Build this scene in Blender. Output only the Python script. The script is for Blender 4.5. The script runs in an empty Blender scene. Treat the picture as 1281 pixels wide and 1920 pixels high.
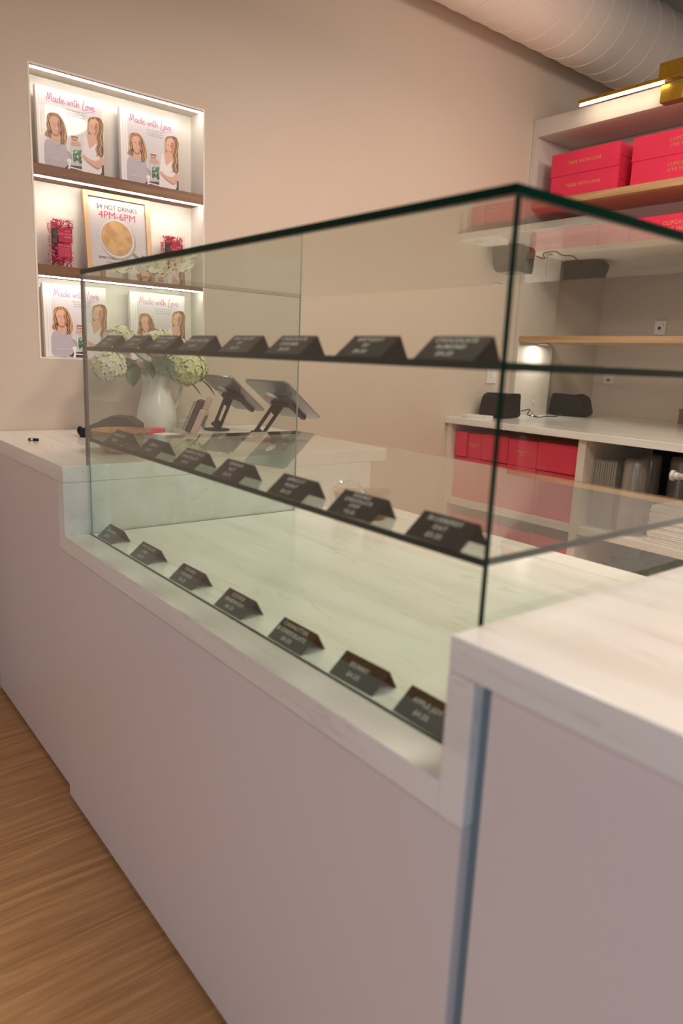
import bpy, bmesh, math, random
from mathutils import Vector, Matrix
random.seed(7)
SC = bpy.context.scene
COL = SC.collection
PI = math.pi

# ------------------------------------------------------------------ helpers
def link(o, parent=None):
    COL.objects.link(o)
    if parent is not None: o.parent = parent
    return o

def tag(o, label=None, cat=None, group=None, kind=None):
    if label: o['label'] = label
    if cat: o['category'] = cat
    if group: o['group'] = group
    if kind: o['kind'] = kind
    return o

def thing(name, label, cat, loc=(0,0,0), rz=0.0, group=None):
    o = bpy.data.objects.new(name, None)
    o.empty_display_size = 0.05
    o.location = loc; o.rotation_euler = (0,0,rz)
    link(o)
    return tag(o, label, cat, group)

def copy_thing(root, loc=None, rz=None, label=None, group=None):
    r = root.copy(); COL.objects.link(r)
    if loc is not None: r.location = loc
    if rz is not None: r.rotation_euler = (0,0,rz)
    if label: r['label'] = label
    if group: r['group'] = group
    for ch in list(root.children):
        c = ch.copy(); COL.objects.link(c); c.parent = r
        for g in list(ch.children):
            d = g.copy(); COL.objects.link(d); d.parent = c
    return r

class MB:
    """collects shapes into one mesh; mats = list of materials, mi = current slot"""
    def __init__(self, *mats):
        self.bm = bmesh.new(); self.mats = list(mats); self.mi = 0; self.smooth = False
    def use(self, m):
        if m not in self.mats: self.mats.append(m)
        self.mi = self.mats.index(m); return self
    def _f(self, vs, sm=None):
        try: f = self.bm.faces.new(vs)
        except ValueError: return None
        f.material_index = self.mi; f.smooth = self.smooth if sm is None else sm
        return f
    def box(self, x0,x1,y0,y1,z0,z1, bev=0.0, M=None, seg=2):
        v = [self.bm.verts.new(p) for p in ((x0,y0,z0),(x1,y0,z0),(x1,y1,z0),(x0,y1,z0),(x0,y0,z1),(x1,y0,z1),(x1,y1,z1),(x0,y1,z1))]
        fs = [self._f([v[i] for i in q], False) for q in ((0,3,2,1),(4,5,6,7),(0,1,5,4),(1,2,6,5),(2,3,7,6),(3,0,4,7))]
        if M is not None:
            for a in v: a.co = M @ a.co
        if bev > 0:
            es = list({e for f in fs for e in f.edges})
            r = bmesh.ops.bevel(self.bm, geom=es, offset=bev, segments=seg, profile=0.5, affect='EDGES')
            for f in r['faces']: f.material_index = self.mi
        return fs
    def prism(self, pts, h0, h1, M=None, bev=0.0):
        """pts: 2D outline (local xy), extruded local z h0..h1, placed by M"""
        M = M or Matrix.Identity(4)
        a = [self.bm.verts.new(M @ Vector((p[0],p[1],h0))) for p in pts]
        b = [self.bm.verts.new(M @ Vector((p[0],p[1],h1))) for p in pts]
        n = len(pts)
        fs = [self._f(a[::-1], False), self._f(b, False)]
        for i in range(n):
            j = (i+1) % n
            fs.append(self._f([a[i],a[j],b[j],b[i]]))
        if bev > 0:
            es = list({e for f in fs if f for e in f.edges})
            r = bmesh.ops.bevel(self.bm, geom=es, offset=bev, segments=2, profile=0.5, affect='EDGES')
            for f in r['faces']: f.material_index = self.mi
    def flat(self, pts, M, z=0.0):
        v = [self.bm.verts.new(M @ Vector((p[0],p[1],z))) for p in pts]
        return self._f(v, False)
    def lathe(self, prof, seg=32, M=None, caps=True, arc=2*PI):
        """prof: list of (r,z)"""
        M = M or Matrix.Identity(4)
        rings = []
        for r, z in prof:
            rings.append([self.bm.verts.new(M @ Vector((r*math.cos(2*PI*i/seg), r*math.sin(2*PI*i/seg), z))) for i in range(seg)])
        for k in range(len(rings)-1):
            for i in range(seg):
                j = (i+1) % seg
                self._f([rings[k][i],rings[k][j],rings[k+1][j],rings[k+1][i]], True)
        if caps:
            self._f(rings[0][::-1], False); self._f(rings[-1], False)
    def tube(self, pts, r, seg=10, caps=True, flatten=1.0):
        pts = [Vector(p) for p in pts]; n = len(pts)
        rr = r if isinstance(r, (list,tuple)) else [r]*n
        rings = []; up = None
        for i, p in enumerate(pts):
            t = (pts[min(i+1,n-1)] - pts[max(i-1,0)]).normalized()
            if up is None:
                up = Vector((0,0,1)) if abs(t.z) < .9 else Vector((1,0,0))
            s = t.cross(up).normalized(); u = s.cross(t).normalized(); up = u
            rings.append([self.bm.verts.new(p + (s*math.cos(2*PI*k/seg) + u*math.sin(2*PI*k/seg)*flatten)*rr[i]) for k in range(seg)])
        for k in range(n-1):
            for i in range(seg):
                j = (i+1) % seg
                self._f([rings[k][i],rings[k][j],rings[k+1][j],rings[k+1][i]], True)
        if caps:
            self._f(rings[0][::-1], False); self._f(rings[-1], False)
    def ribbon(self, pts, w, M, z=0.0):
        P = [Vector((p[0],p[1])) for p in pts]; n = len(P); L=[];R=[]
        for i,p in enumerate(P):
            t = (P[min(i+1,n-1)]-P[max(i-1,0)])
            if t.length < 1e-9: t = Vector((1,0))
            t.normalize(); nn = Vector((-t.y,t.x))*w*0.5
            L.append(self.bm.verts.new(M @ Vector((p.x+nn.x,p.y+nn.y,z)))); R.append(self.bm.verts.new(M @ Vector((p.x-nn.x,p.y-nn.y,z))))
        for i in range(n-1): self._f([R[i],R[i+1],L[i+1],L[i]], False)
    def text(self, s, size, M, align='CENTER', bold=0.0, sx=1.0, spacing=1.0):
        c = bpy.data.curves.new('t','FONT'); c.body = s; c.size = size; c.align_x = align; c.align_y = 'CENTER'
        c.space_character = spacing; c.offset = bold; c.resolution_u = 3
        o = bpy.data.objects.new('t', c)
        me = bpy.data.meshes.new_from_object(o)
        vs = [self.bm.verts.new(M @ Vector((v.co.x*sx, v.co.y, 0))) for v in me.vertices]
        for p in me.polygons:
            self._f([vs[i] for i in p.vertices], False)
        bpy.data.objects.remove(o); bpy.data.curves.remove(c); bpy.data.meshes.remove(me)
    def build(self, name, parent=None, recalc=True):
        bm = self.bm
        if recalc: bmesh.ops.recalc_face_normals(bm, faces=bm.faces[:])
        me = bpy.data.meshes.new(name); bm.to_mesh(me); bm.free()
        for m in self.mats: me.materials.append(m)
        return link(bpy.data.objects.new(name, me), parent)

def frame(origin, X, Y):
    X = Vector(X).normalized(); Y = Vector(Y).normalized(); Z = X.cross(Y).normalized()
    M = Matrix.Identity(4)
    for i in range(3):
        M[i][0]=X[i]; M[i][1]=Y[i]; M[i][2]=Z[i]; M[i][3]=origin[i]
    return M

def smooth_poly(pts, n=6, closed=True):
    out=[]; m=len(pts); P=[Vector(p) for p in pts]
    rng = range(m) if closed else range(m-1)
    for i in rng:
        if closed: p0,p1,p2,p3=P[(i-1)%m],P[i],P[(i+1)%m],P[(i+2)%m]
        else: p0,p1,p2,p3=P[max(i-1,0)],P[i],P[i+1],P[min(i+2,m-1)]
        for k in range(n):
            t=k/n
            out.append(0.5*((2*p1)+(-p0+p2)*t+(2*p0-5*p1+4*p2-p3)*t*t+(-p0+3*p1-3*p2+p3)*t**3))
    if not closed: out.append(P[-1])
    return out

def rrect(w,h,r,n=5):
    pts=[]
    for cx,cy,a0 in ((w/2-r,h/2-r,0),(-w/2+r,h/2-r,PI/2),(-w/2+r,-h/2+r,PI),(w/2-r,-h/2+r,1.5*PI)):
        for k in range(n+1):
            a=a0+PI/2*k/n; pts.append((cx+r*math.cos(a),cy+r*math.sin(a)))
    return pts
def ell(cx,cy,rx,ry,n=24,a0=0.0):
    return [(cx+rx*math.cos(2*PI*k/n)*math.cos(a0)-ry*math.sin(2*PI*k/n)*math.sin(a0), cy+rx*math.cos(2*PI*k/n)*math.sin(a0)+ry*math.sin(2*PI*k/n)*math.cos(a0)) for k in range(n)]

# ------------------------------------------------------------------ materials
def mat(name, col, rough=0.5, metal=0.0, coat=0.0, emit=None, es=0.0, spec=0.5, trans=0.0, ior=1.45, sheen=0.0, sss=0.0):
    m = bpy.data.materials.new(name); m.use_nodes = True
    b = m.node_tree.nodes['Principled BSDF']
    b.inputs['Base Color'].default_value = (*col,1)
    b.inputs['Roughness'].default_value = rough
    b.inputs['Metallic'].default_value = metal
    b.inputs['Coat Weight'].default_value = coat
    b.inputs['Specular IOR Level'].default_value = spec
    b.inputs['Transmission Weight'].default_value = trans
    b.inputs['IOR'].default_value = ior
    if emit: b.inputs['Emission Color'].default_value = (*emit,1); b.inputs['Emission Strength'].default_value = es
    return m
def nodes(m): return m.node_tree.nodes, m.node_tree.links, m.node_tree.nodes['Principled BSDF']

def mottled(name, c1, c2, scale=(3,3,3), rough=0.5, bump=0.0, bscale=200, coat=0.0, detail=4, lo=0.35, hi=0.65, spec=0.5):
    m = mat(name, c1, rough, coat=coat, spec=spec); N,L,b = nodes(m)
    tc = N.new('ShaderNodeTexCoord'); mp = N.new('ShaderNodeMapping'); mp.inputs['Scale'].default_value = scale
    nz = N.new('ShaderNodeTexNoise'); nz.inputs['Scale'].default_value = 1.0; nz.inputs['Detail'].default_value = detail
    cr = N.new('ShaderNodeValToRGB'); cr.color_ramp.elements[0].position=lo; cr.color_ramp.elements[1].position=hi
    cr.color_ramp.elements[0].color=(*c1,1); cr.color_ramp.elements[1].color=(*c2,1)
    L.new(tc.outputs['Object'], mp.inputs['Vector']); L.new(mp.outputs['Vector'], nz.inputs['Vector'])
    L.new(nz.outputs['Fac'], cr.inputs['Fac']); L.new(cr.outputs['Color'], b.inputs['Base Color'])
    if bump > 0:
        n2 = N.new('ShaderNodeTexNoise'); n2.inputs['Scale'].default_value=bscale
        bp = N.new('ShaderNodeBump'); bp.inputs['Strength'].default_value=bump; bp.inputs['Distance'].default_value=0.001
        L.new(tc.outputs['Object'], n2.inputs['Vector']); L.new(n2.outputs['Fac'], bp.inputs['Height']); L.new(bp.outputs['Normal'], b.inputs['Normal'])
    return m

def marble_mat():
    m = mat('veined_quartz', (.8,.77,.73), 0.20, coat=0.25); N,L,b = nodes(m)
    tc = N.new('ShaderNodeTexCoord')
    mp = N.new('ShaderNodeMapping'); mp.inputs['Rotation'].default_value=(0.1,0.25,math.radians(-12)); mp.inputs['Scale'].default_value=(.9,8.0,8.0)
    L.new(tc.outputs['Object'], mp.inputs['Vector'])
    base = N.new('ShaderNodeTexNoise'); base.inputs['Scale'].default_value=1.6; base.inputs['Detail'].default_value=7; base.inputs['Distortion'].default_value=.6
    L.new(mp.outputs['Vector'], base.inputs['Vector'])
    cr = N.new('ShaderNodeValToRGB'); e=cr.color_ramp.elements
    e[0].position=.30; e[0].color=(.73,.71,.665,1); e[1].position=.55; e[1].color=(.83,.815,.785,1)
    L.new(base.outputs['Fac'], cr.inputs['Fac'])
    # thin veins: |noise-.5| small
    vn = N.new('ShaderNodeTexNoise'); vn.inputs['Scale'].default_value=1.15; vn.inputs['Detail'].default_value=6; vn.inputs['Distortion'].default_value=1.2
    L.new(mp.outputs['Vector'], vn.inputs['Vector'])
    s1 = N.new('ShaderNodeMath'); s1.operation='SUBTRACT'; s1.inputs[1].default_value=.5; L.new(vn.outputs['Fac'], s1.inputs[0])
    ab = N.new('ShaderNodeMath'); ab.operation='ABSOLUTE'; L.new(s1.outputs[0], ab.inputs[0])
    mr = N.new('ShaderNodeMapRange'); mr.inputs['From Min'].default_value=0.0; mr.inputs['From Max'].default_value=.008; mr.inputs['To Min'].default_value=.34; mr.inputs['To Max'].default_value=0.0
    L.new(ab.outputs[0], mr.inputs['Value'])
    mx = N.new('ShaderNodeMix'); mx.data_type='RGBA'; mx.inputs['B'].default_value=(.46,.38,.28,1)
    L.new(mr.outputs['Result'], mx.inputs['Factor']); L.new(cr.outputs['Color'], mx.inputs['A'])
    L.new(mx.outputs['Result'], b.inputs['Base Color'])
    return m

def wood_mat(name, c1, c2, c3, stretch=(1,18,18), rough=.45, scale=2.0, axis_rot=(0,0,0)):
    m = mat(name, c1, rough); N,L,b = nodes(m)
    tc = N.new('ShaderNodeTexCoord'); mp = N.new('ShaderNodeMapping'); mp.inputs['Scale'].default_value=stretch; mp.inputs['Rotation'].default_value=axis_rot
    L.new(tc.outputs['Object'], mp.inputs['Vector'])
    nz = N.new('ShaderNodeTexNoise'); nz.inputs['Scale'].default_value=scale; nz.inputs['Detail'].default_value=8; nz.inputs['Distortion'].default_value=.4
    L.new(mp.outputs['Vector'], nz.inputs['Vector'])
    cr = N.new('ShaderNodeValToRGB'); e=cr.color_ramp.elements; e[0].position=.3; e[0].color=(*c1,1); e[1].position=.7; e[1].color=(*c3,1)
    k = cr.color_ramp.elements.new(.5); k.color=(*c2,1)
    L.new(nz.outputs['Fac'], cr.inputs['Fac']); L.new(cr.outputs['Color'], b.inputs['Base Color'])
    return m

def floor_mat():
    m = mat('oak_plank_floor', (.4,.25,.13), 0.42); N,L,b = nodes(m)
    tc = N.new('ShaderNodeTexCoord')
    mp = N.new('ShaderNodeMapping'); mp.inputs['Rotation'].default_value=(0,0,PI/2); mp.inputs['Location'].default_value=(.37,.06,0)
    L.new(tc.outputs['Object'], mp.inputs['Vector'])
    br = N.new('ShaderNodeTexBrick'); br.inputs['Scale'].default_value=1.0
    br.inputs['Brick Width'].default_value=1.25; br.inputs['Row Height'].default_value=.19; br.inputs['Mortar Size'].default_value=.0009
    br.inputs['Color1'].default_value=(0,0,0,1); br.inputs['Color2'].default_value=(1,1,1,1); br.inputs['Mortar'].default_value=(.5,.5,.5,1); br.offset=.37
    br.inputs['Mortar Smooth'].default_value=.3
    L.new(mp.outputs['Vector'], br.inputs['Vector'])
    # per-plank offset of the grain
    sc = N.new('ShaderNodeVectorMath'); sc.operation='SCALE'; sc.inputs['Scale'].default_value=13.0
    L.new(br.outputs['Color'], sc.inputs[0])
    ad = N.new('ShaderNodeVectorMath'); ad.operation='ADD'; L.new(mp.outputs['Vector'], ad.inputs[0]); L.new(sc.outputs[0], ad.inputs[1])
    m2 = N.new('ShaderNodeMapping'); m2.inputs['Scale'].default_value=(1.8,24,1); L.new(ad.outputs[0], m2.inputs['Vector'])
    nz = N.new('ShaderNodeTexNoise'); nz.inputs['Scale'].default_value=1.5; nz.inputs['Detail'].default_value=9; nz.inputs['Distortion'].default_value=.9; nz.inputs['Roughness'].default_value=.62
    L.new(m2.outputs['Vector'], nz.inputs['Vector'])
    cr = N.new('ShaderNodeValToRGB'); e=cr.color_ramp.elements; e[0].position=.24; e[0].color=(.40,.20,.082,1); e[1].position=.78; e[1].color=(.76,.46,.21,1)
    k = cr.color_ramp.elements.new(.5); k.color=(.56,.31,.135,1)
    L.new(nz.outputs['Fac'], cr.inputs['Fac'])
    m3 = N.new('ShaderNodeMapping'); m3.inputs['Scale'].default_value=(5,150,1); L.new(ad.outputs[0], m3.inputs['Vector'])
    fz = N.new('ShaderNodeTexNoise'); fz.inputs['Scale'].default_value=1.0; fz.inputs['Detail'].default_value=3; L.new(m3.outputs['Vector'], fz.inputs['Vector'])
    f2 = N.new('ShaderNodeMapRange'); f2.inputs['To Min'].default_value=.68; f2.inputs['To Max'].default_value=1.28; L.new(fz.outputs['Fac'], f2.inputs['Value'])
    mu = N.new('ShaderNodeMix'); mu.data_type='RGBA'; mu.blend_type='MULTIPLY'; mu.inputs['Factor'].default_value=1
    L.new(cr.outputs['Color'], mu.inputs['A']); L.new(f2.outputs['Result'], mu.inputs['B'])
    mo = N.new('ShaderNodeMix'); mo.data_type='RGBA'; mo.inputs['B'].default_value=(.11,.06,.03,1)
    sm = N.new('ShaderNodeMath'); sm.operation='MULTIPLY'; sm.inputs[1].default_value=.7; L.new(br.outputs['Fac'], sm.inputs[0])
    L.new(sm.outputs[0], mo.inputs['Factor']); L.new(mu.outputs['Result'], mo.inputs['A'])
    L.new(mo.outputs['Result'], b.inputs['Base Color'])
    bp = N.new('ShaderNodeBump'); bp.inputs['Strength'].default_value=.15; bp.inputs['Distance'].default_value=.001
    L.new(nz.outputs['Fac'], bp.inputs['Height']); L.new(bp.outputs['Normal'], b.inputs['Normal'])
    return m

def pane_mat(name, tint, rough=0.0, ior=1.52, gl=(1,1,1)):
    """thin architectural glass: straight-through transmission plus Fresnel reflection off the outer side"""
    m = bpy.data.materials.new(name); m.use_nodes=True; N=m.node_tree.nodes; L=m.node_tree.links
    for n in list(N): N.remove(n)
    out = N.new('ShaderNodeOutputMaterial'); tr = N.new('ShaderNodeBsdfTransparent'); tr.inputs['Color'].default_value=(*tint,1)
    g = N.new('ShaderNodeBsdfGlossy'); g.inputs['Roughness'].default_value=rough; g.inputs['Color'].default_value=(*gl,1)
    fr = N.new('ShaderNodeFresnel'); fr.inputs['IOR'].default_value=ior
    # both faces of the sheet: 2R/(1+R)
    a = N.new('ShaderNodeMath'); a.operation='MULTIPLY'; a.inputs[1].default_value=2; L.new(fr.outputs[0], a.inputs[0])
    c = N.new('ShaderNodeMath'); c.operation='ADD'; c.inputs[1].default_value=1; L.new(fr.outputs[0], c.inputs[0])
    d = N.new('ShaderNodeMath'); d.operation='DIVIDE'; L.new(a.outputs[0], d.inputs[0]); L.new(c.outputs[0], d.inputs[1])
    ge = N.new('ShaderNodeNewGeometry'); iv = N.new('ShaderNodeMath'); iv.operation='SUBTRACT'; iv.inputs[0].default_value=1; L.new(ge.outputs['Backfacing'], iv.inputs[1])
    e = N.new('ShaderNodeMath'); e.operation='MULTIPLY'; L.new(d.outputs[0], e.inputs[0]); L.new(iv.outputs[0], e.inputs[1])
    mx = N.new('ShaderNodeMixShader'); L.new(e.outputs[0], mx.inputs['Fac']); L.new(tr.outputs[0], mx.inputs[1]); L.new(g.outputs[0], mx.inputs[2])
    L.new(mx.outputs[0], out.inputs['Surface'])
    return m

def emit_mat(name, col, s):
    m = bpy.data.materials.new(name); m.use_nodes=True; N=m.node_tree.nodes; L=m.node_tree.links
    for n in list(N): N.remove(n)
    out = N.new('ShaderNodeOutputMaterial'); e = N.new('ShaderNodeEmission'); e.inputs['Color'].default_value=(*col,1); e.inputs['Strength'].default_value=s
    L.new(e.outputs[0], out.inputs['Surface']); return m

WALL   = mottled('beige_wall_paint', (.62,.525,.435), (.635,.54,.45), (1.5,1.5,1.5), .62, bump=.06, bscale=260)
MARBLE = marble_mat()
LAM    = mottled('white_laminate', (.725,.652,.645), (.74,.667,.66), (2,2,2), .38)
CAB    = mottled('cream_cabinet_board', (.74,.68,.60), (.76,.70,.62), (3,3,3), .5)
WHITE  = mottled('white_painted_board', (.74,.71,.67), (.76,.73,.69), (3,3,3), .45)
UNITW  = mottled('cream_white_unit_board', (.62,.57,.51), (.64,.59,.53), (3,3,3), .45)
NICHEM = mottled('white_niche_paint', (.84,.79,.72), (.86,.81,.74), (3,3,3), .6)
DUCTM  = mottled('white_duct_paint', (.84,.77,.70), (.86,.79,.72), (2,2,2), .45)
DARKC  = mottled('charcoal_ceiling_paint', (.03,.03,.032), (.04,.04,.04), (3,3,3), .8)
FLOOR  = floor_mat()
WALNUT = wood_mat('walnut_veneer', (.125,.058,.028), (.20,.10,.052), (.30,.165,.09), (18,1,18), .4)
OAKX   = wood_mat('oak_shelf_edge', (.42,.25,.12), (.52,.32,.16), (.62,.40,.22), (1,18,18), .45)
OAKF   = wood_mat('pale_oak_frame', (.50,.32,.17), (.62,.42,.24), (.72,.52,.32), (8,8,1), .45)
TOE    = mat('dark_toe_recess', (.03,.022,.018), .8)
TEAL   = mat('blue_grey_cabinet_side', (.15,.21,.235), .4)
GLASS  = pane_mat('clear_green_glass', (.930,.966,.945))
def edge_mat():
    m = mat('green_glass_edge', (.0008,.020,.0115), .15, coat=0.0, spec=.16); return m
GEDGE  = edge_mat()
GEDGE2 = mat('frosted_rear_glass_edge', (.42,.47,.42), .15, spec=.8)
BLACK  = mottled('black_plastic', (.008,.0075,.0075), (.012,.011,.011), (40,40,40), .45, spec=.3)
TAGM   = mottled('matt_black_card', (.012,.0095,.008), (.016,.013,.011), (60,60,60), .45, spec=.3)
CHALK  = mat('pale_grey_lettering', (.48,.45,.43), .6)
PINK   = mottled('hot_pink_box_card', (.72,.030,.085), (.75,.034,.095), (8,8,8), .42)
PINKD  = mat('pink_card_fold', (.42,.012,.04), .5)
GOLDT  = mat('gold_foil_lettering', (.80,.46,.16), .35, metal=.6)
BRASS  = mottled('brushed_brass', (.34,.20,.02), (.40,.25,.03), (30,30,30), .35)
nodes(BRASS)[2].inputs['Metallic'].default_value=.75
CERAM  = mat('white_glazed_ceramic', (.80,.79,.76), .18, coat=.4)
CHROME = mat('chrome', (.75,.75,.76), .12, metal=1)
LED    = emit_mat('led_strip_light', (1.0,.89,.77), 100.0)
LAMPE  = emit_mat('picture_light_tube', (1.0,.87,.64), 48.0)
SPOTE  = emit_mat('puck_light_lens', (1.0,.88,.76), 340.0)
CLEARP = pane_mat('clear_plastic', (.955,.955,.955), .05, 1.45)
CLEARC = pane_mat('clear_cup_plastic', (.90,.885,.88), .08, 1.5)
def frosty(name,col,fac,rough=.12):
    m=pane_mat(name,(.93,.93,.93),rough,1.5); N=m.node_tree.nodes; L=m.node_tree.links
    out=[n for n in N if n.type=='OUTPUT_MATERIAL'][0]; src=out.inputs['Surface'].links[0].from_socket
    d=N.new('ShaderNodeBsdfDiffuse'); d.inputs['Color'].default_value=(*col,1); mx=N.new('ShaderNodeMixShader'); mx.inputs['Fac'].default_value=fac
    L.new(src,mx.inputs[1]); L.new(d.outputs[0],mx.inputs[2]); L.new(mx.outputs[0],out.inputs['Surface']); return m
FROST  = frosty('frosted_clear_plastic',(.85,.82,.80),.17)
FROST2 = frosty('milky_cup_plastic',(.80,.70,.68),.10)
FILM   = pane_mat('crinkled_clear_film', (.93,.92,.90), .12, 1.6)
KRAFT  = mottled('kraft_paper', (.42,.28,.18), (.50,.35,.23), (20,20,20), .7)
PAPER  = mat('white_paper', (.82,.79,.76), .6)
ALU    = mat('brushed_aluminium', (.62,.61,.60), .28, metal=.9)
TABBACK= mat('silver_grey_tablet_back', (.30,.30,.295), .22, metal=.7)

# ------------------------------------------------------------------ room
XW, YB = -2.725, 3.75
def struct(name, mb): 
    o = mb.build(name); o['kind']='structure'; return o
m = MB(FLOOR); m.box(-2.9,3.6,-4.5,3.9,-.05,0); struct('floor', m)
NY0,NY1,NZ0,NZ1 = .209,.865,1.229,2.196
ND = .105
m = MB(WALL)
m.box(XW-.16,XW,-4.5,NY0-.0005,0,3.5); m.box(XW-.16,XW,NY1+.0005,YB+.1,0,3.5)
m.box(XW-.16,XW,NY0-.0005,NY1+.0005,0,NZ0-.0005); m.box(XW-.16,XW,NY0-.0005,NY1+.0005,NZ1+.0005,3.5)
bmesh.ops.remove_doubles(m.bm, verts=m.bm.verts[:], dist=1e-6)
struct('wall_left', m)
m = MB(WALL); m.box(XW,3.6,YB,YB+.12,0,3.5); struct('wall_back', m)
m = MB(DARKC); m.box(-2.9,3.6,-4.5,3.9,3.5,3.6); struct('ceiling', m)
# niche lining
m = MB(NICHEM)
m.box(XW-ND-.012,XW-ND,NY0,NY1,NZ0,NZ1)
m.box(XW-ND,XW+.001,NY0,NY0+.006,NZ0,NZ1); m.box(XW-ND,XW+.001,NY1-.006,NY1,NZ0,NZ1)
m.box(XW-ND,XW+.001,NY0+.006,NY1-.006,NZ1-.006,NZ1); m.box(XW-ND,XW+.001,NY0+.006,NY1-.006,NZ0,NZ0+.006)
struct('trim_1', m)

# ventilation duct (runs away from the camera beside the niche wall)
DR=.225; DX,DZ=-2.499,3.06
t = thing('ventilation_duct','large round cream spiral duct running under the ceiling along the wall','duct',(DX,0,DZ))
Mx = frame((0,0,0),(1,0,0),(0,0,1))   # local z -> -y
m = MB(DUCTM); seg=64
rings=[]
def ring(y,r): return [m.bm.verts.new((r*math.cos(2*PI*i/seg),y,r*math.sin(2*PI*i/seg))) for i in range(seg)]
prev=ring(-3.2,DR-.003); 
cur=ring(YB-.002,DR-.003)
for i in range(seg):
    j=(i+1)%seg; m._f([prev[i],prev[j],cur[j],cur[i]],True)
m.build('duct_body', t)
for k,y0 in enumerate([-.2+.145*i for i in range(27)]):
    m = MB(DUCTM)
    # helical lock seam, one turn
    pts=[]
    for i in range(49):
        a=2*PI*i/48; pts.append(((DR-.002)*math.cos(a),y0+.145*i/48,(DR-.002)*math.sin(a)))
    m.tube(pts,.0022,6,caps=False)
    m.build('spiral_seam', t)
# hanger straps of the duct
for y in (1.2,2.7):
    m=MB(ALU); m.box(-.0125,.0125,y,y+.025,DR,.4395); m.build('hanger_strap',t)

# ------------------------------------------------------------------ counters
CT=.973; CB=.929; WT=.789; WB=.745; XL=-1.853; XR=-.508
def slab(name,label,box,cat='worktop'):
    m=MB(MARBLE); m.box(*box,bev=.0018); o=m.build(name); return tag(o,label,cat)
slab('worktop','white veined stone worktop under the flower jug and tablets, by the niche wall',(XW+.001,XL,0,1.12,CB+.0005,CT))
slab('worktop','white stone worktop in the right foreground beside the glass case',(XR,2.2,0,1.12,CB+.0005,CT))
# lower marble deck with returns rising to both worktops
t = thing('display_deck','low white veined stone deck carrying the glass display case','display deck',(0,0,0))
m=MB(MARBLE); m.box(XL+.0005,XR-.0005,0,.955,WB+.0005,WT,bev=.0015); m.build('deck_slab',t)
m=MB(MARBLE); m.box(XL-.044,XL,0,1.05,WB+.0005,CB,bev=.0012); m.build('end_return',t)
m=MB(MARBLE); m.box(XR,XR+.039,0,1.05,WB+.0005,CB,bev=.0012); m.build('end_return',t)
m=MB(WHITE); m.box(XL+.0005,XR-.0005,.956,1.048,WB+.0005,WT+.001,bev=.002); m.build('rear_sill',t)
def cabinet(label,x0,x1,yf,ztop,name='counter_cabinet'):
    t = thing(name,label,'cabinet',((x0+x1)/2,yf,0)); cx=(x0+x1)/2
    m=MB(LAM); m.box(x0-cx,x1-cx,0,.02,.012,ztop,bev=.0008); m.build('front_panel',t)
    m=MB(WHITE); m.box(x0-cx,x1-cx,.0205,1.03,.012,ztop); m.build('carcass',t)
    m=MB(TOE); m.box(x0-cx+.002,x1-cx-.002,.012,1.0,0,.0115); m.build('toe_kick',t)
    return t
cabinet('tall white front panel under the flower jug worktop, left of the glass case',XW+.001,XL-.047,.0144,CB-.0005)
cabinet('long white panelled counter base beneath the low stone deck',XL-.052+.006,-.4695,.0002,WB-.0005)
cabinet('white panelled counter base under the right foreground worktop',-.4555,2.2,.0144,CB-.0005)
m=MB(TEAL); m.box(-.469,-.456,.018,.09,.012,CB-.001); tag(m.build('gap_strip'),'narrow blue grey strip between the two right hand counter panels','gap strip')

# ------------------------------------------------------------------ glass case
GX0,GX1,GY0,GY1,GZ1 = -1.855,-.520,.0617,.727,1.461
case = thing('glass_display_case','clear glass display case with green edges standing on the low stone deck','display case',(GX0,GY0,WT))
def pane(name,x0,x1,y0,y1,z0,z1,thin,rear=None,label=None):
    """a sheet of glass: the two big faces (axis 'thin') clear, the cut edges dark green"""
    m=MB(GLASS,GEDGE,GEDGE2); o=Vector((GX0,GY0,WT))
    fs=m.box(x0-o.x,x1-o.x,y0-o.y,y1-o.y,z0-o.z,z1-o.z)
    ax={'x':0,'y':1,'z':2}[thin]
    m.bm.normal_update()
    for f in fs:
        n=f.normal
        if abs(n[ax])>.5: f.material_index=0
        else:
            f.material_index=1
            if n.y>.5 : f.material_index=0 if thin=='z' else 2
    ob=m.build(name,case)
    return ob
e=.0006
pane('front_pane',GX0,GX1,GY0,GY0+.008,WT,GZ1-.0115,'y')
pane('side_pane',GX0,GX0+.008,GY0+.008+e,GY1,WT,GZ1-.0115,'x')
pane('side_pane',GX1-.008,GX1,GY0+.008+e,GY1,WT,GZ1-.0115,'x')
pane('top_pane',GX0,GX1,GY0,GY1+.002,GZ1-.0112,GZ1,'z')
S2,S1=1.046,1.276
pane('glass_shelf',GX0+.008+e,GX1-.008-e,GY0+.008+e,GY1-.003,S2-.010,S2,'z')
pane('glass_shelf',GX0+.008+e,GX1-.008-e,GY0+.008+e,GY1-.003,S1-.010,S1,'z')
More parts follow.
